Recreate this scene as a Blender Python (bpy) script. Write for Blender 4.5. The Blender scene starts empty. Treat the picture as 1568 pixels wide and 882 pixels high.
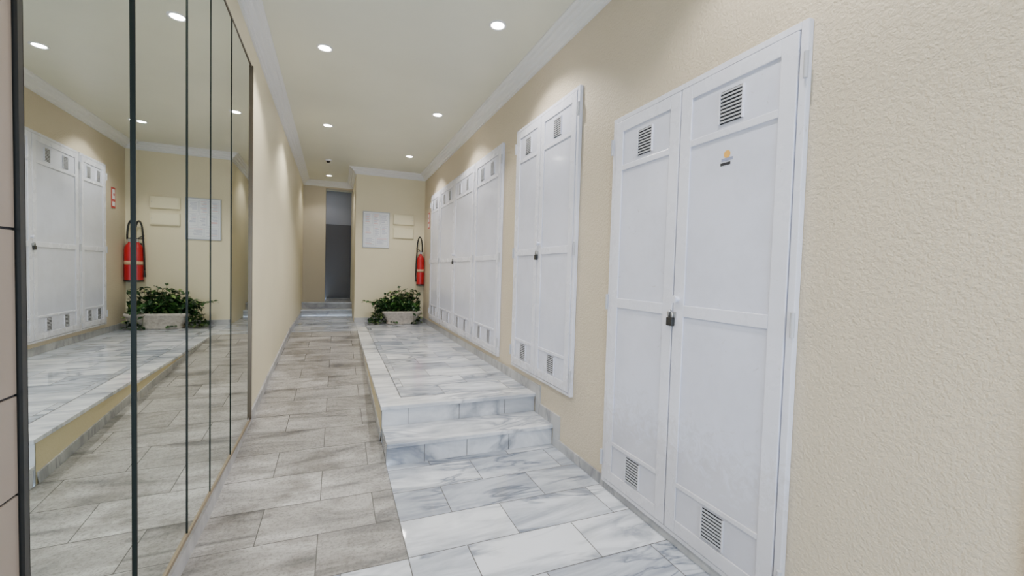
import bpy, bmesh, random
from math import *
from mathutils import Vector, Matrix
random.seed(7)
R=1.699
def LX(y): return -.644-.009*y
YB=9.135; XP=.345; ZC=3.42; ZW=3.30; YF=10.95
YR0=2.10; YK=2.82; YK2=7.86; PZ=.34
S=bpy.context.scene.collection

# ---------------- helpers ----------------
def link(o,parent=None):
    S.objects.link(o)
    if parent is not None: o.parent=parent
    return o
def mesh_obj(name,verts,faces,mats,parent=None,midx=None,smooth=False):
    me=bpy.data.meshes.new(name); me.from_pydata([tuple(v) for v in verts],[],faces)
    if not isinstance(mats,(list,tuple)): mats=[mats]
    for m in mats: me.materials.append(m)
    if midx:
        for p,i in zip(me.polygons,midx): p.material_index=i
    if smooth:
        for p in me.polygons: p.use_smooth=True
    me.update()
    return link(bpy.data.objects.new(name,me),parent)
class MB:
    """mesh builder joining many shaped parts into one mesh"""
    def __init__(s): s.v=[];s.f=[];s.m=[];s.sm=[]
    def add(s,v,f,mi=0,sm=False):
        o=len(s.v); s.v+=[tuple(a) for a in v]; s.f+=[[i+o for i in q] for q in f]; s.m+=[mi]*len(f); s.sm+=[sm]*len(f)
    def box(s,x0,x1,y0,y1,z0,z1,mi=0,bev=0):
        bm=bmesh.new(); bmesh.ops.create_cube(bm,size=1)
        for v in bm.verts: v.co=Vector(((x0+x1)/2+v.co.x*(x1-x0),(y0+y1)/2+v.co.y*(y1-y0),(z0+z1)/2+v.co.z*(z1-z0)))
        if bev>0: bmesh.ops.bevel(bm,geom=bm.edges[:]+bm.verts[:],offset=bev,segments=2,affect='EDGES',profile=.5)
        bm.verts.index_update()
        s.add([v.co.copy() for v in bm.verts],[[v.index for v in f.verts] for f in bm.faces],mi); bm.free()
    def cyl(s,c,r,h,axis='Z',mi=0,n=20,r2=None,sm=True):
        r2=r if r2 is None else r2; v=[]
        for k,(rr,t) in enumerate(((r,0),(r2,h))):
            for i in range(n):
                a=2*pi*i/n; p=(rr*cos(a),rr*sin(a),t)
                if axis=='X': p=(p[2],p[0],p[1])
                if axis=='Y': p=(p[0],p[2],p[1])
                v.append((c[0]+p[0],c[1]+p[1],c[2]+p[2]))
        s.add(v,[[i,(i+1)%n,n+(i+1)%n,n+i] for i in range(n)],mi,sm)
        s.add(v,[list(range(n))[::-1],list(range(n,2*n))],mi)
    def lathe(s,c,prof,mi=0,n=28,sx=1,sy=1):
        v=[];f=[]
        for (r,z) in prof:
            for i in range(n):
                a=2*pi*i/n; v.append((c[0]+r*cos(a)*sx,c[1]+r*sin(a)*sy,c[2]+z))
        for k in range(len(prof)-1):
            for i in range(n):
                f.append([k*n+i,k*n+(i+1)%n,(k+1)*n+(i+1)%n,(k+1)*n+i])
        s.add(v,f,mi,True)
    def tube(s,pts,r,mi=0,n=10):
        pts=[Vector(p) for p in pts]; v=[];f=[]
        for k,p in enumerate(pts):
            t=(pts[min(k+1,len(pts)-1)]-pts[max(k-1,0)]).normalized()
            a=t.cross(Vector((0,1,.01))).normalized(); b=t.cross(a)
            for i in range(n): v.append(p+a*r*cos(2*pi*i/n)+b*r*sin(2*pi*i/n))
        for k in range(len(pts)-1):
            for i in range(n): f.append([k*n+i,k*n+(i+1)%n,(k+1)*n+(i+1)%n,(k+1)*n+i])
        f.append(list(range(n))[::-1]); f.append([(len(pts)-1)*n+i for i in range(n)])
        s.add(v,f,mi,True)
    def obj(s,name,mats,parent=None):
        me=bpy.data.meshes.new(name); me.from_pydata(s.v,[],s.f)
        if not isinstance(mats,(list,tuple)): mats=[mats]
        for m in mats: me.materials.append(m)
        for p,i,q in zip(me.polygons,s.m,s.sm): p.material_index=i; p.use_smooth=q
        me.update()
        bm=bmesh.new(); bm.from_mesh(me); bmesh.ops.recalc_face_normals(bm,faces=bm.faces[:]); bm.to_mesh(me); bm.free()
        return link(bpy.data.objects.new(name,me),parent)
def box(name,x0,x1,y0,y1,z0,z1,mat,parent=None,bev=0):
    b=MB(); b.box(x0,x1,y0,y1,z0,z1,0,bev); return b.obj(name,mat,parent)
def empty(name,loc=(0,0,0)):
    e=bpy.data.objects.new(name,None); e.empty_display_size=.1; S.objects.link(e); return e

# ---------------- materials ----------------
def newmat(name):
    m=bpy.data.materials.new(name); m.use_nodes=True; nt=m.node_tree
    b=nt.nodes['Principled BSDF']; return m,nt,b
def simple(name,col,rough=.5,metal=0,spec=.5):
    m,nt,b=newmat(name); b.inputs['Base Color'].default_value=(*col,1); b.inputs['Roughness'].default_value=rough
    b.inputs['Metallic'].default_value=metal; b.inputs['Specular IOR Level'].default_value=spec; return m
def noise(nt,scale,detail=4,rough=.5,vec=None,dist=0):
    n=nt.nodes.new('ShaderNodeTexNoise'); n.inputs['Scale'].default_value=scale; n.inputs['Detail'].default_value=detail
    n.inputs['Roughness'].default_value=rough; n.inputs['Distortion'].default_value=dist
    if vec is not None: nt.links.new(vec,n.inputs['Vector'])
    return n
def ramp(nt,inp,stops):
    r=nt.nodes.new('ShaderNodeValToRGB'); e=r.color_ramp.elements
    while len(e)<len(stops): e.new(.5)
    for el,(p,c) in zip(e,stops): el.position=p; el.color=(*c,1) if len(c)==3 else c
    nt.links.new(inp,r.inputs['Fac']); return r
def mix(nt,fac,a,b,mode='MIX'):
    m=nt.nodes.new('ShaderNodeMix'); m.data_type='RGBA'; m.blend_type=mode
    for s,v in ((0,fac),(6,a),(7,b)):
        if hasattr(v,'links') or hasattr(v,'is_linked'): nt.links.new(v,m.inputs[s])
        else: m.inputs[s].default_value=v if s==0 else (*v,1)
    return m.outputs[2]
def bump(nt,b,h,strength,dist=.01):
    bp=nt.nodes.new('ShaderNodeBump'); bp.inputs['Strength'].default_value=strength; bp.inputs['Distance'].default_value=dist
    nt.links.new(h,bp.inputs['Height']); nt.links.new(bp.outputs[0],b.inputs['Normal'])
def pos(nt):
    return nt.nodes.new('ShaderNodeNewGeometry').outputs['Position']
def stucco(name,col,strength=.5,scale=70,rough=.5):
    m,nt,b=newmat(name); p=pos(nt)
    n1=noise(nt,scale,3,.55,p); n2=noise(nt,1.3,3,.5,p)
    c=ramp(nt,n2.outputs[0],[(.3,tuple(x*.94 for x in col)),(.7,col)])
    nt.links.new(c.outputs[0],b.inputs['Base Color']); b.inputs['Roughness'].default_value=rough; b.inputs['Specular IOR Level'].default_value=.35
    r=ramp(nt,n1.outputs[0],[(.35,(0,0,0)),(.65,(1,1,1))])
    bump(nt,b,r.outputs[0],strength,.004); return m
def marble(name,base=(.76,.78,.83),dark=(.15,.175,.23),rough=.05,attr=True,rot=.6,amount=1.0):
    m,nt,b=newmat(name); p=pos(nt); vec=p
    if attr:
        at=nt.nodes.new('ShaderNodeAttribute'); at.attribute_name='rnd'
        va=nt.nodes.new('ShaderNodeVectorMath'); va.operation='MULTIPLY_ADD'
        nt.links.new(at.outputs['Color'],va.inputs[0]); va.inputs[1].default_value=(17,23,11); nt.links.new(p,va.inputs[2]); vec=va.outputs[0]
    mp=nt.nodes.new('ShaderNodeMapping'); mp.inputs['Rotation'].default_value=(0,0,rot); mp.inputs['Scale'].default_value=(.8,3.0,1.0)
    nt.links.new(vec,mp.inputs[0])
    n1=noise(nt,1.5,7,.6,mp.outputs[0],.9)
    cl=ramp(nt,n1.outputs[0],[(.34,(1,1,1)),(.48,(.45,.45,.45)),(.58,(.0,.0,.0))])
    n2=noise(nt,1.1,5,.55,mp.outputs[0],1.2)
    vn=ramp(nt,n2.outputs[0],[(.45,(0,0,0)),(.495,(1,1,1)),(.54,(0,0,0))])
    c=mix(nt,cl.outputs[0],base,tuple(base[i]*.40+dark[i]*.60 for i in range(3)))
    mm=nt.nodes.new('ShaderNodeMath'); mm.operation='MULTIPLY'; mm.inputs[1].default_value=.85*amount; nt.links.new(vn.outputs[0],mm.inputs[0])
    n3=noise(nt,1.8,2,.5,vec); r3=ramp(nt,n3.outputs[0],[(.38,(0,0,0)),(.56,(1,1,1))])
    m2=nt.nodes.new('ShaderNodeMath'); m2.operation='MULTIPLY'; nt.links.new(mm.outputs[0],m2.inputs[0]); nt.links.new(r3.outputs[0],m2.inputs[1])
    c=mix(nt,m2.outputs[0],c,dark)
    if attr:
        sp=nt.nodes.new('ShaderNodeSeparateColor'); nt.links.new(at.outputs['Color'],sp.inputs[0])
        tr=ramp(nt,sp.outputs[0],[(0,(.58,.61,.66)),(.4,(.85,.87,.90)),(1,(1,1,1))])
        c=mix(nt,1.0,c,tr.outputs[0],'MULTIPLY')
    nt.links.new(c,b.inputs['Base Color']); b.inputs['Roughness'].default_value=rough
    return m
def rough_stone(name):
    m,nt,b=newmat(name); p=pos(nt)
    at=nt.nodes.new('ShaderNodeAttribute'); at.attribute_name='rnd'
    va=nt.nodes.new('ShaderNodeVectorMath'); va.operation='MULTIPLY_ADD'
    nt.links.new(at.outputs['Color'],va.inputs[0]); va.inputs[1].default_value=(13,19,7); nt.links.new(p,va.inputs[2])
    mp=nt.nodes.new('ShaderNodeMapping'); mp.inputs['Rotation'].default_value=(0,0,.5); mp.inputs['Scale'].default_value=(.9,2.8,1); nt.links.new(va.outputs[0],mp.inputs[0])
    n1=noise(nt,1.7,8,.64,mp.outputs[0],1.0)
    c1=ramp(nt,n1.outputs[0],[(.33,(.17,.168,.17)),(.46,(.34,.328,.315)),(.60,(.47,.458,.445)),(.72,(.60,.597,.592))])
    n2=noise(nt,60,4,.75,p); sp_=ramp(nt,n2.outputs[0],[(.38,(.45,.44,.43)),(.52,(1,1,1))])
    c=mix(nt,.65,c1.outputs[0],sp_.outputs[0],'MULTIPLY')
    n4=noise(nt,2.6,6,.65,p); st=ramp(nt,n4.outputs[0],[(.36,(.56,.54,.52)),(.52,(1,1,1))])
    c=mix(nt,.8,c,st.outputs[0],'MULTIPLY')
    sp=nt.nodes.new('ShaderNodeSeparateColor'); nt.links.new(at.outputs['Color'],sp.inputs[0])
    tr=ramp(nt,sp.outputs[0],[(0,(.78,.77,.76)),(1,(1.0,1.0,1.0))]); c=mix(nt,1.0,c,tr.outputs[0],'MULTIPLY')
    nt.links.new(c,b.inputs['Base Color']); b.inputs['Roughness'].default_value=.30; b.inputs['Specular IOR Level'].default_value=.45
    bump(nt,b,n2.outputs[0],.22,.003); return m
def lacquer(name,col,rough):
    m,nt,b=newmat(name); p=pos(nt); n=noise(nt,3.0,6,.65,p)
    c=ramp(nt,n.outputs[0],[(.3,tuple(x*.90 for x in col)),(.58,col)])
    n2=noise(nt,14,6,.7,p,1.5); r2=ramp(nt,n2.outputs[0],[(.29,(.66,.63,.58)),(.35,(1,1,1))])
    o=mix(nt,.7,c.outputs[0],r2.outputs[0],'MULTIPLY')
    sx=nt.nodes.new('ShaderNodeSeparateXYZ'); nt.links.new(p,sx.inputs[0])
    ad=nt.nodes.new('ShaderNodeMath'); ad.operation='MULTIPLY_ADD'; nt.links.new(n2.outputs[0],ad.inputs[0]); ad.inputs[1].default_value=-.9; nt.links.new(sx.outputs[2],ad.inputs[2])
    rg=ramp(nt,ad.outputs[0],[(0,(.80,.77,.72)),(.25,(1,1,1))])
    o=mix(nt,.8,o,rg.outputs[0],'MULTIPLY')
    nt.links.new(o,b.inputs['Base Color'])
    r=ramp(nt,n.outputs[0],[(.35,(rough*1.7,)*3),(.65,(rough,)*3)]); nt.links.new(r.outputs[0],b.inputs['Roughness']); return m
M_wall=stucco('cream_stucco',(.645,.56,.43),.62,78)
M_wall_s=stucco('cream_paint',(.78,.71,.51),.15,90)
M_side=stucco('ochre_paint',(.68,.58,.36),.15,60)
M_ceil=stucco('ceiling_paint',(.77,.765,.64),.05,30,.35)
M_crown=simple('white_plaster',(.80,.80,.80),.5)
M_marble=marble('marble_tile')
M_marble2=marble('marble_slab',attr=False,rot=.35,base=(.76,.775,.815),amount=.85)
M_base=marble('marble_skirting',attr=False,base=(.47,.47,.48),dark=(.2,.2,.22),rough=.3)
M_stone=rough_stone('grey_stone')
M_grout=simple('grout',(.11,.105,.10),.8)
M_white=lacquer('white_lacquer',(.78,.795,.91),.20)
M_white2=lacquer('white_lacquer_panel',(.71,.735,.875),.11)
M_dark=simple('dark_gap',(.02,.02,.025),.7)
M_slat=simple('vent_slat',(.50,.51,.56),.4)
M_metal=simple('steel',(.55,.55,.56),.3,1)
M_black=simple('black_plastic',(.015,.015,.015),.4)
M_mirror=simple('mirror_glass',(.80,.85,.82),.0,1)
M_frame=simple('dark_frame',(.012,.013,.012),.3,0)
M_edge=simple('mirror_edge',(.008,.012,.010),.45,0,.2)
M_brass=simple('brass_strip',(.30,.24,.16),.4,.5)
M_bronze=simple('bronze_strip',(.12,.09,.06),.35,.6)
M_red=simple('red_paint',(.50,.010,.018),.3)
M_paper=simple('paper',(.80,.83,.88),.7)
M_ink=simple('ink_blue',(.30,.33,.50),.7)
M_inkr=simple('ink_red',(.65,.2,.2),.7)
M_cream=simple('cream_plastic',(.80,.74,.53),.4)
M_pink=simple('pinkish_plaster',(.62,.49,.42),.6)
M_taupe=simple('taupe_tile',(.27,.22,.18),.3)
M_greyw=simple('grey_blue_paint',(.33,.35,.43),.6)
M_dgrey=simple('dark_grey_door',(.10,.10,.12),.5)

# ---------------- room shell ----------------
Y0=-2.0
box('wall_right',R,R+.15,Y0,YB+.1,-.05,ZC+.1,M_wall)
mesh_obj('wall_left',[(LX(Y0),Y0,-.05),(LX(12.5),12.5,-.05),(LX(12.5),12.5,ZC+.1),(LX(Y0),Y0,ZC+.1),
  (LX(Y0)-.2,Y0,-.05),(LX(12.5)-.2,12.5,-.05),(LX(12.5)-.2,12.5,ZC+.1),(LX(Y0)-.2,Y0,ZC+.1)],
  [[0,1,2,3],[7,6,5,4],[0,3,7,4],[1,5,6,2],[3,2,6,7],[0,4,5,1]],M_wall_s)
box('wall_back',XP-.02,R+.15,YB,YF+1.6,-.05,ZC+.1,M_wall_s)
b=MB(); b.box(LX(YF)-.05,-.27,YF,YF+.2,-.05,ZC+.1); b.box(-.27,XP-.02,YF,YF+.2,3.27,ZC+.1); b.obj('wall_far',stucco('tan_paint',(.56,.50,.38),.12,90))
box('wall_alcove',LX(YF)-.1,XP+.1,YF+1.3,YF+1.45,-.05,ZC+.1,M_greyw)
b=MB(); b.box(LX(Y0)-.2,-.45,Y0-.15,Y0,-.05,ZC+.1); b.box(1.5,R+.15,Y0-.15,Y0,-.05,ZC+.1); b.box(-.45,1.5,Y0-.15,Y0,2.7,ZC+.1); b.obj('wall_rear',M_wall_s)
b=MB()
for x in (-.45,.5,1.45): b.box(x,x+.05,Y0-.1,Y0-.04,0,2.7)
for z in (0.0,2.05,2.65): b.box(-.45,1.5,Y0-.1,Y0-.04,z,z+.05)
b.obj('door_entrance_frame',M_frame)
box('ceiling',-1.1,R+.15,Y0-.15,12.6,ZC,ZC+.12,M_ceil)

def tiles(name,x0,x1,y0,y1,tw,th,jx,zf,mats,gap=.0026):
    """rows across X; jx = joint x for (even,odd) rows. One mesh, tiles over a grout bed."""
    V=[];F=[];MI=[];RN=[]
    y=y0;r=0
    def q(a,b_,c,d,dz,mi,rn):
        o=len(V)
        for (xx,yy) in ((a,c),(b_,c),(b_,d),(a,d)): V.append((xx,yy,zf(yy)+dz))
        F.append([o,o+1,o+2,o+3]); MI.append(mi); RN.append(rn)
    while y<y1-1e-4:
        yn=min(y+th,y1); j=jx[r%2]; k=floor((x0-j)/tw)
        q(x0,x1,y,yn,-.0015,1,(0,0,0))
        while j+k*tw<x1:
            a=max(x0,j+k*tw); c=min(x1,j+(k+1)*tw); k+=1
            if c-a<.02: continue
            q(a+gap,c-gap,y+gap,yn-gap,0,0,(random.random(),random.random(),random.random()))
        y=yn;r+=1
    o=mesh_obj(name,V,F,mats,midx=MI)
    at=o.data.color_attributes.new('rnd','FLOAT_COLOR','CORNER')
    for p,rn in zip(o.data.polygons,RN):
        for li in p.loop_indices: at.data[li].color=(*rn,1)
    return o
def rz(y):
    return 0 if y<=YK else min(PZ,(y-YK)/(YK2-YK)*PZ)
ys=3.08-.325*16
tiles('floor',XP,R,ys,3.08+.325,.62,.325,(.65,.95) ,lambda y:0,[M_marble,M_grout])
tiles('floor_entry',-.80,XP,ys,YR0,.62,.325,(.65,.95),lambda y:0,[M_marble,M_grout])
tiles('floor_ramp',-.80,XP,YR0,YK2,.60,.36,(-.08,.22),rz,[M_stone,M_grout])
tiles('floor_landing',-.80,XP,YK2,YF-.5,.62,.325,(-.1,.2),lambda y:PZ,[M_marble,M_grout])
# raised platform with steps
e=.002
b=MB()
b.box(XP,R-e,3.16,3.50,-.03,.139,1); b.box(XP,R-e,3.52,YB-e,-.03,.308,1)
b.obj('floor_platform_core',[M_side,M_marble2])
box('floor_step_tread',XP,R-e,3.13,3.519,.14,.17,M_marble2,bev=.004)
b=MB(); b.box(XP-.012,R-e,3.485,3.70,.309,.34,0,.004); b.box(XP-.012,XP+.17,3.702,YB-e,.309,.34,0,.004); b.obj('floor_platform_nosing',M_marble2)
tiles('floor_platform',XP+.172,R-e,3.702,YB-e,.62,.325,(.9,1.2),lambda y:PZ-.0005,[M_marble,M_grout])
mesh_obj('trim_platform_side',[(XP-.004,3.52,-.02),(XP-.004,YB,-.02),(XP-.004,YB,.308),(XP-.004,3.52,.308)],[[0,1,2,3]],M_side)
v=[];f=[]
for y in [3.53,4.5,5.5,6.5,7.3]:
    h=min(.075,(.305-rz(y)))
    v+=[(XP-.014,y,rz(y)),(XP-.014,y,rz(y)+h),(XP,y,rz(y)+h)]
for k in range(4):
    a=k*3; f+=[[a,a+3,a+4,a+1],[a+1,a+4,a+5,a+2]]
f.append([0,1,2]); mesh_obj('baseboard_platform_side',v,f,M_base)
b=MB()
for x in (.62,.95,1.3): b.box(x,x+.004,3.158,3.162,0,.139)
for x in (.55,.98,1.4): b.box(x,x+.004,3.518,3.522,.17,.308)
b.obj('trim_riser_joint',M_grout)
# far steps
b=MB()
x0=LX(YF+.1)+.003; x1=XP-.022
b.box(x0,x1,YF-.48,YF-.2,.30,.45,1); b.box(x0,x1,YF-.5,YF-.2,.45,.48,0,.003)
b.box(x0,x1,YF-.2,YF-e,.30,.59,1); b.box(x0,x1,YF-.22,YF-e,.59,.62,0,.003)
b.box(-.268,x1,YF-e,YF+1.298,.30,.62)
b.obj('floor_step_far',[M_marble2,M_base])
b=MB(); b.box(-.70,XP-.03,YF+1.24,YF+1.295,.62,2.62,0); b.box(-.62,XP-.03,YF+1.225,YF+1.24,.63,2.55,1); b.cyl((-.5,YF+1.19,1.65),.02,.04,'Y',2); b.obj('door_1',[M_greyw,M_dgrey,M_metal])

# ---------------- crown mouldings ----------------
prof=[(0,ZW),(.018,ZW),(.018,ZW+.02),(.034,ZW+.024),(.040,ZW+.05),(.062,ZW+.056),(.070,ZW+.080),(.096,ZW+.086),(.104,ZW+.104),(.130,ZW+.108),(.130,ZC+.001)]
def crown(name,p0,p1,n,m0,m1):
    p0=Vector(p0);p1=Vector(p1);n=Vector(n).normalized();t=(p1-p0).normalized()
    v=[];k=len(prof)
    for (p,m,sg) in ((p0,m0,1),(p1,m1,-1)):
        for d,z in prof:
            q=p+n*d+t*sg*m*d; v.append((q.x,q.y,z))
    f=[[i,i+1,k+i+1,k+i] for i in range(k-1)]
    mesh_obj(name,v,f,M_crown)
crown('trim_crown_right',(R,Y0),(R,YB),(-1,0),0,1)
crown('trim_crown_left',(LX(Y0),Y0),(LX(YF),YF),(1,.009),0,1)
crown('trim_crown_back',(R,YB),(XP-.02,YB),(0,-1),1,-1)
crown('trim_crown_block',(XP-.02,YB),(XP-.02,YF),(-1,0),-1,1)
crown('trim_crown_far',(LX(YF),YF),(XP-.02,YF),(0,-1),1,1)

# ---------------- baseboards ----------------
box('baseboard_right',R-.014,R,Y0,3.13,0,.075,M_base,bev=.002)
b=MB(); b.box(R-.014,R,3.03,3.128,.075,.27,0); b.box(R-.014,R,3.128,3.48,.171,.27,0); b.box(R-.014,R,3.40,3.48,.27,.43); b.box(R-.014,R,3.48,YB,.341,.43)
b.obj('baseboard_right_step',M_base)
box('baseboard_back',XP-.02,R-.02,YB-.014,YB,.341,.43,M_base)
v=[];f=[];yy=[1.3,YR0,YK,YK2,YF-.5]
for y in yy:
    x=LX(y); v+=[(x+.016,y,rz(y)),(x+.016,y,rz(y)+.085),(x,y,rz(y)+.085)]
for k in range(len(yy)-1):
    a=k*3; f+=[[a,a+3,a+4,a+1],[a+1,a+4,a+5,a+2]]
mesh_obj('baseboard_left',v,f,M_base)
box('trim_entry_right',R-.012,R,-.3,.50,0,ZW,M_pink)

# ---------------- mirror wall ----------------
mir=empty('wall_mirror')
def lbox(bm,y0,y1,z0,z1,d0,d1,mi=0,sl=0):
    v=[]
    for y in (y0,y1):
        for d in (d0,d1):
            for z in (z0,z1): v.append((LX(y)+d-(sl*(y-y0) if d==d1 else 0),y,z))
    bm.add(v,[[0,1,3,2],[4,6,7,5],[0,4,5,1],[2,3,7,6],[1,5,7,3],[0,2,6,4]],mi)
ydiv=[1.28,1.85,2.42,2.83,3.35,4.07]
zb,zt=.150,3.035
dd=.018
for i in range(5):
    s_=.010 if i==0 else .0045
    b=MB(); lbox(b,ydiv[i]+.002,ydiv[i+1]-.002,zb,zt,.004,dd+.001,0,s_); b.obj('mirror_panel_%d'%(i+1),M_mirror,mir)
b=MB(); lbox(b,1.27,4.08,zb,zt,.001,.004); b.obj('backing',M_dark,mir)
b=MB()
for y,w in ((1.85,.007),(2.42,.0045),(2.83,.004),(3.35,.004)): lbox(b,y-w/2,y+w/2,zb,zt,.004,.0205)
b.obj('divider',M_edge,mir)
b=MB(); lbox(b,4.07,4.095,zb,zt+.01,.001,.03); lbox(b,1.28,4.07,zt,zt+.012,.001,.022); b.obj('bronze_frame',M_bronze,mir)
b=MB(); lbox(b,1.28,4.095,zb-.018,zb,.001,.024); b.obj('brass_sill',M_brass,mir)
b=MB(); lbox(b,1.262,1.278,0,ZW,.001,.020); b.obj('end_frame',M_frame,mir)
b=MB()
zz=0
hs=[.20,.30,.42,.22,.36,.50,.24,.40,.62]
for h in hs:
    lbox(b,.55,1.258,zz+.003,min(zz+h,ZW)-.003,.001,.012); zz+=h
lbox(b,.55,1.258,.0,ZW,.001,.008,1)
b.obj('tiled_pilaster',[M_taupe,M_dark])

# ---------------- cabinets ----------------
def vent(b,yc,zc,w,h,x):
    b.box(x-.004,x,yc-w/2,yc+w/2,zc-h/2,zc+h/2,2)
    n=9
    for i in range(n):
        z=zc-h/2+(i+.5)*h/n
        b.box(x-.008,x-.003,yc-w/2,yc+w/2,z-h/n*.22,z+h/n*.22,3)
    for y in (yc-w/2,yc+w/2): b.box(x-.009,x,y-.003,y+.003,zc-h/2,zc+h/2,0)
def cabinet(doors,z0,z1,zmid,nv=1,knob=None,vb=.15):
    e=empty('utility_cabinet'); ya=doors[0][0]; yb=doors[-1][1]
    fr=.030; xf=R-.030
    b=MB()
    b.box(xf,R-.001,ya,ya+fr,z0,z1,0,.003); b.box(xf,R-.001,yb-fr,yb,z0,z1,0,.003)
    b.box(xf,R-.001,ya+fr,yb-fr,z1-fr,z1,0,.003); b.box(xf,R-.001,ya+fr,yb-fr,z0,z0+fr*.8,0,.003)
    b.box(R-.012,R-.001,ya+fr,yb-fr,z0+.02,z1-fr,1)
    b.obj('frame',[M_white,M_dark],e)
    for i,(a,c) in enumerate(doors):
        a2=a+(fr if i==0 else 0)+.0045; c2=c-(fr if i==len(doors)-1 else 0)-.0045
        za=z0+fr*.8+.004; zc=z1-fr-.004
        b=MB(); xp=R-.027; xr=R-.035; st=.072
        b.box(xp,R-.013,a2,c2,za,zc,1)
        b.box(xr,xp,a2,a2+st,za,zc,0,.003); b.box(xr,xp,c2-st,c2,za,zc,0,.003)
        for (p,q) in ((zc-.07,zc),(zc-.315,zc-.280),(zmid-.03,zmid+.03),(za+.245,za+.270),(za,za+.07)):
            b.box(xr,xp,a2+st,c2-st,p,q,0,.003)
        w=.125 if nv==1 else .115
        for k in range(nv):
            yc=a2+(c2-a2)*((k+.5)/nv if nv==1 else (.30,.70)[k])
            vent(b,yc,zc-.18,w,.15,xp); vent(b,yc,za+.155,w,vb,xp)
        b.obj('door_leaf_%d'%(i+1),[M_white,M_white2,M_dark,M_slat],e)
    b=MB()
    for y in (ya,yb):
        for z in (z0+.16,zmid,z1-.18): b.cyl((R-.037,y,z-.05),.009,.10,'Z',0,10)
    b.obj('hinges',M_slat,e)
    if knob:
        b=MB(); y,z=knob
        b.cyl((R-.060,y-.035,z+.10),.014,.025,'X',0,14); b.cyl((R-.068,y-.035,z+.10),.020,.010,'X',0,14)
        b.box(R-.058,R-.036,y-.022,y+.022,z-.045,z,1,.004)
        b.tube([(R-.047,y-.014,z-.005),(R-.047,y-.014,z+.025),(R-.047,y,z+.04),(R-.047,y+.014,z+.025),(R-.047,y+.014,z-.005)],.004,2,8)
        b.box(R-.042,R-.036,y-.03,y+.03,z,z+.03,2)
        b.obj('knob_and_padlock',[M_white,M_black,M_metal],e)
    return e
c1=cabinet([(1.135,1.789),(1.789,2.389)],.055,2.45,1.26,1,(1.789,1.22))
b=MB(); x=R-.0285
b.cyl((x,1.49,2.015),.018,.001,'X',0,16); b.box(x,x+.001,1.458,1.52,1.985,1.998,1); b.box(x,x+.001,1.47,1.525,1.965,1.978,2)
so=b.obj('sticker',[simple('sticker_orange',(.85,.45,.08),.5),M_ink,M_dark],c1)
cabinet([(2.842,3.492),(3.492,4.06)],.484,2.86,1.63,1,(3.492,1.60))
cabinet([(4.467,5.46)],.485,2.862,1.60,2)
cabinet([(5.475,6.52),(6.52,7.55)],.485,2.862,1.60,2,(6.52,1.58))
cabinet([(7.565,8.34)],.485,2.862,1.60,2)

# ---------------- back wall items ----------------
nb=empty('notice_board')
b=MB(); y=YB
b.box(.46,.98,y-.02,y-.001,1.85,2.58,0,.004); b.obj('board',simple('board_frame',(.42,.46,.54),.3),nb)
b=MB(); b.box(.475,.965,y-.022,y-.02,1.865,2.565,0)
for (a,c,p,q) in ((.50,.64,2.33,2.53),(.66,.78,2.30,2.54),(.80,.94,2.34,2.52),(.50,.66,2.10,2.29),(.68,.80,2.08,2.27),(.82,.945,2.10,2.30),(.50,.70,1.89,2.06),(.72,.94,1.90,2.06)):
    b.box(a-.006,c+.006,y-.023,y-.022,p-.006,q+.006,3)
    b.box(a,c,y-.024,y-.022,p,q,0)
    z=q-.02
    while z>p+.02:
        b.box(a+.012,a+.012+(c-a-.024)*random.uniform(.5,1),y-.0246,y-.024,z-.006,z,1 if random.random()<.85 else 2); z-=.02
b.obj('papers',[M_paper,M_ink,M_inkr,simple('board_felt',(.55,.60,.68),.7)],nb)
for (p,q) in ((2.35,2.56),(2.07,2.28)):
    b=MB(); b.box(1.05,1.47,y-.035,y-.001,p,q,0,.008); b.box(1.065,1.455,y-.040,y-.035,p+.012,q-.012,0,.003)
    b.cyl((1.44,y-.043,(p+q)/2),.006,.004,'Y',1,10); b.obj('junction_box',[M_cream,M_metal])
fe=empty('fire_extinguisher'); cx,cy=1.612,YB-.09
b=MB(); b.lathe((cx,cy,1.10),[(0,0),(.068,0),(.076,.012),(.078,.03),(.078,.52),(.072,.57),(.053,.61),(.03,.635),(.024,.66),(0,.66)],0)
b.lathe((cx,cy,1.12),[(.0785,.26),(.0792,.26),(.0792,.32),(.0785,.32)],1)
b.lathe((cx,cy,1.10),[(.0,-.0),(.079,.0),(.080,.012),(.079,.03)],2)
b.obj('cylinder',[M_red,simple('label',(.62,.40,.25),.5),M_black],fe)
b=MB(); b.cyl((cx,cy,1.76),.022,.05,'Z',1); b.box(cx-.09,cx+.03,cy-.012,cy+.012,1.81,1.825,0,.003)
b.tube([(cx+.02,cy,1.80),(cx-.03,cy,1.84),(cx-.09,cy,1.875)],.008,0,8)
b.cyl((cx-.0,cy-.04,1.79),.022,.02,'Y',1,14)
pts=[]
for i in range(19):
    t=i/18; a=pi*t
    pts.append((cx+.03-.055*(1-cos(a)), cy-.02,1.80+.31*sin(a)**.9))
pts+= [(cx-.088,cy-.02,1.70),(cx-.095,cy-.02,1.5),(cx-.098,cy-.02,1.30)]
b.tube(pts,.014,0,10); b.cyl((cx-.098,cy-.02,1.18),.02,.13,'Z',0,12,.012)
b.obj('valve_and_hose',[M_black,M_metal],fe)
b=MB(); b.box(cx-.03,cx+.03,cy+.07,YB-.001,1.55,1.62); b.box(cx-.03,cx+.03,YB-.006,YB-.001,1.45,1.75); b.obj('bracket',M_black,fe)
b=MB(); b.box(R-.006,R-.001,8.60,8.74,2.26,2.58,0,.001); b.box(R-.0075,R-.006,8.625,8.715,2.40,2.55,1); b.box(R-.0075,R-.006,8.625,8.715,2.29,2.36,1); b.cyl((R-.009,8.68,2.47),.022,.002,'X',0,12)
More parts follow.
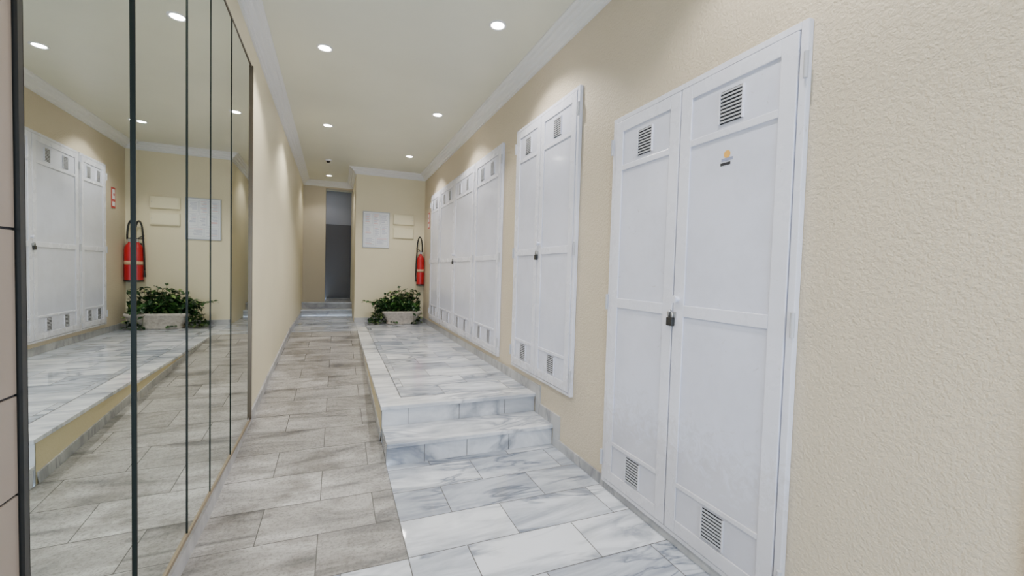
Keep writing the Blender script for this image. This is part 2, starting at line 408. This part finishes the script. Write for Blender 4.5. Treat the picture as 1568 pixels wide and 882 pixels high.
b.obj('fire_safety_sign',[M_red,M_paper])

# ---------------- planter ----------------
pp=empty('potted_plant'); px,py=1.20,8.78
n=48;V=[];F=[]
prf=[(.0,.0),(.70,.0),(.74,.02),(.70,.05),(.78,.09),(.90,.15),(.97,.19),(1.02,.20),(1.02,.235),(.95,.235),(.90,.20),(0,.19)]
for (s,z) in prf:
    for i in range(n):
        a=2*pi*i/n; c_,s_=cos(a),sin(a)
        ex=.45; xx=abs(c_)**ex*(1 if c_>0 else -1); yy=abs(s_)**ex*(1 if s_>0 else -1)
        k=1+ (.018*cos(a*24) if .09<=z<=.19 else 0)
        V.append((px+xx*.385*s*k,py+yy*.19*s*k,PZ+z*1.12))
for k in range(len(prf)-1):
    for i in range(n): F.append([k*n+i,k*n+(i+1)%n,(k+1)*n+(i+1)%n,(k+1)*n+i])
stone,nt,bb=newmat('planter_stone'); nn=noise(nt,25,5,.6,pos(nt)); rr=ramp(nt,nn.outputs[0],[(.3,(.42,.37,.33)),(.7,(.62,.57,.51))]); nt.links.new(rr.outputs[0],bb.inputs['Base Color']); bb.inputs['Roughness'].default_value=.8; bump(nt,bb,nn.outputs[0],.4,.004)
mesh_obj('planter',V,F,stone,pp,smooth=True)
box('soil',px-.31,px+.31,py-.15,py+.15,PZ+.19,PZ+.235,simple('soil',(.05,.035,.025),.9),pp)
def leafmat(n_,a,c):
    m,nt,b=newmat(n_); q=noise(nt,9,3,.5,pos(nt)); r=ramp(nt,q.outputs[0],[(.35,a),(.65,c)]); nt.links.new(r.outputs[0],b.inputs['Base Color']); b.inputs['Roughness'].default_value=.35; return m
LM=[leafmat('leaf_dark',(.008,.032,.010),(.02,.07,.018)),leafmat('leaf_mid',(.02,.07,.015),(.05,.14,.03)),leafmat('leaf_light',(.16,.27,.07),(.34,.42,.16)),simple('stem',(.08,.10,.03),.6)]
b=MB()
def leaf(p,d,L,w,mi,droop=.3):
    d=d.normalized(); up=Vector((0,0,1)); sd=d.cross(up)
    if sd.length<.1: sd=Vector((1,0,0))
    sd.normalize(); nm=sd.cross(d).normalized()
    sd=(sd+nm*random.uniform(-.6,.6)).normalized()
    v=[];N=5
    for i in range(N+1):
        t=i/N; c=p+d*L*t-up*droop*L*t*t; ww=w*sin(pi*min(1,t*.93+.03))**.8*.5
        v+= [c-sd*ww+nm*ww*.35,c,c+sd*ww+nm*ww*.35]
    f=[]
    for i in range(N):
        a=i*3; f+=[[a,a+1,a+4,a+3],[a+1,a+2,a+5,a+4]]
    b.add(v,f,mi,True)
XM=R-.13; YM=YB-.15
for s in range(70):
    a=random.uniform(0,2*pi); tilt=random.uniform(0,1)**.7; 
    base=Vector((px+random.uniform(-.25,.22),py+random.uniform(-.1,.1),PZ+.22))
    out=Vector((cos(a)*1.0,sin(a)*.5,0))*tilt; L=random.uniform(.30,.52)
    pts=[]; trail=random.random()<.25
    for i in range(8):
        t=i/7
        if trail: q=base+Vector((cos(a),sin(a)*.4,0))*(.12+.34*t**.7)*1.1+Vector((0,0,.20*sin(pi*min(1,t*1.1))-.28*t*t))
        else: q=base+out*L*1.1*t+Vector((0,0,L*(1-.4*tilt)*t-.10*tilt*t*t))
        q.y=min(q.y,YM); q.x=min(q.x,XM); q.z=max(q.z,PZ+.03); pts.append(q)
    b.tube(pts,.004,3,5)
    for i in range(1,8):
        for k in range(3):
            d=Vector((random.uniform(-1,1),random.uniform(-1,1),random.uniform(-.3,.9)))
            q=pts[i]; 
            if q.y>YM-.05: d.y=-abs(d.y)
            if q.x>XM-.05: d.x=-abs(d.x)
            rr_=random.random(); mi=0 if rr_<.62 else (1 if rr_<.92 else 2)
            leaf(q,d,random.uniform(.075,.12),random.uniform(.04,.06),mi,.15 if q.z<PZ+.12 else .45)
for sx,ex in ((-.36,-.58),(-.34,-.52),(-.33,-.46),(-.25,-.40),(.28,.34)):
    pts=[]
    for i in range(9):
        t=i/8; pts.append(Vector((px+sx+(ex-sx)*t**.6,py-.05-.08*t,PZ+.28+.06*sin(pi*t)-.24*t)))
    b.tube(pts,.004,3,5)
    for q in pts[1:]:
        for k in range(4):
            leaf(q,Vector((random.uniform(-1,1),random.uniform(-1,.4),random.uniform(-.2,.6))),.08,.045,random.choice((0,0,1,1,2)),.1)
b.v=[(min(x,R-.03),min(y,YB-.03),max(z,PZ+.003)) for (x,y,z) in b.v]
b.obj('foliage',LM,pp)

# ---------------- ceiling fixtures ----------------
lm,nt,bb=newmat('lamp_glow'); bb.inputs['Emission Color'].default_value=(1,.97,.92,1); bb.inputs['Emission Strength'].default_value=60; bb.inputs['Base Color'].default_value=(1,1,1,1)
def downlight(x,y,en):
    b=MB(); b.lathe((x,y,ZC),[(.070,.0),(.070,-.006),(.062,-.010),(.052,-.006),(.050,-.002)],0); b.cyl((x,y,ZC-.004),.050,.003,'Z',1,24)
    o=b.obj('recessed_downlight',[M_crown,lm])
    l=bpy.data.lights.new('spot','SPOT'); l.energy=en; l.color=(1,.955,.89); l.spot_size=radians(124); l.spot_blend=.45; l.shadow_soft_size=.05
    lo=bpy.data.objects.new('bulb',l); S.objects.link(lo); lo.location=(x,y,ZC-.02); lo.parent=o
for (x,y) in ((1.17,1.10),(1.17,3.32),(1.16,5.51),(1.15,7.74),(-.13,2.05),(-.13,4.32),(-.15,6.62),(1.17,-1.0),(-.13,-.5)): downlight(x,y,98)
downlight(-.19,10.19,30); downlight(-.3,YF+.75,6)  # second one is an added, unseen fill lamp that brightens the alcove
b=MB(); b.lathe((-.18,8.71,ZC),[(.055,0),(.055,-.015),(.045,-.022),(.035,-.025)],0); b.lathe((-.18,8.71,ZC-.02),[(.036,0),(.034,-.02),(.022,-.036),(0,-.042)],1)
b.obj('ceiling_motion_sensor',[M_crown,M_black])

# ---------------- world ----------------
w=bpy.data.worlds.new('World'); bpy.context.scene.world=w; w.use_nodes=True
bg=w.node_tree.nodes['Background']; bg.inputs[0].default_value=(.62,.78,1,1); bg.inputs[1].default_value=7.0
pl=bpy.data.lights.new('entrance_portal','AREA'); pl.shape='RECTANGLE'; pl.size=1.9; pl.size_y=2.6; pl.cycles.is_portal=True
po=bpy.data.objects.new('entrance_portal',pl); S.objects.link(po); po.location=(.52,Y0-.16,1.35); po.rotation_euler=(radians(90),0,0)

# ---------------- camera ----------------
f,yaw,pit,rol,H=654.722,radians(22.254),radians(2.129),radians(-1.627),1.438
fw=Vector((sin(yaw)*cos(pit),cos(yaw)*cos(pit),-sin(pit))); r=Vector((cos(yaw),-sin(yaw),0)); u=r.cross(fw)
r2=r*cos(rol)-u*sin(rol); u2=u*cos(rol)+r*sin(rol)
cd=bpy.data.cameras.new('camera'); cd.sensor_width=36; cd.lens=f/1568*36; cd.clip_start=.02
co=bpy.data.objects.new('camera',cd); S.objects.link(co)
m=Matrix((r2,u2,-fw)).transposed().to_4x4(); m.translation=Vector((0,0,H)); co.matrix_world=m
bpy.context.scene.camera=co
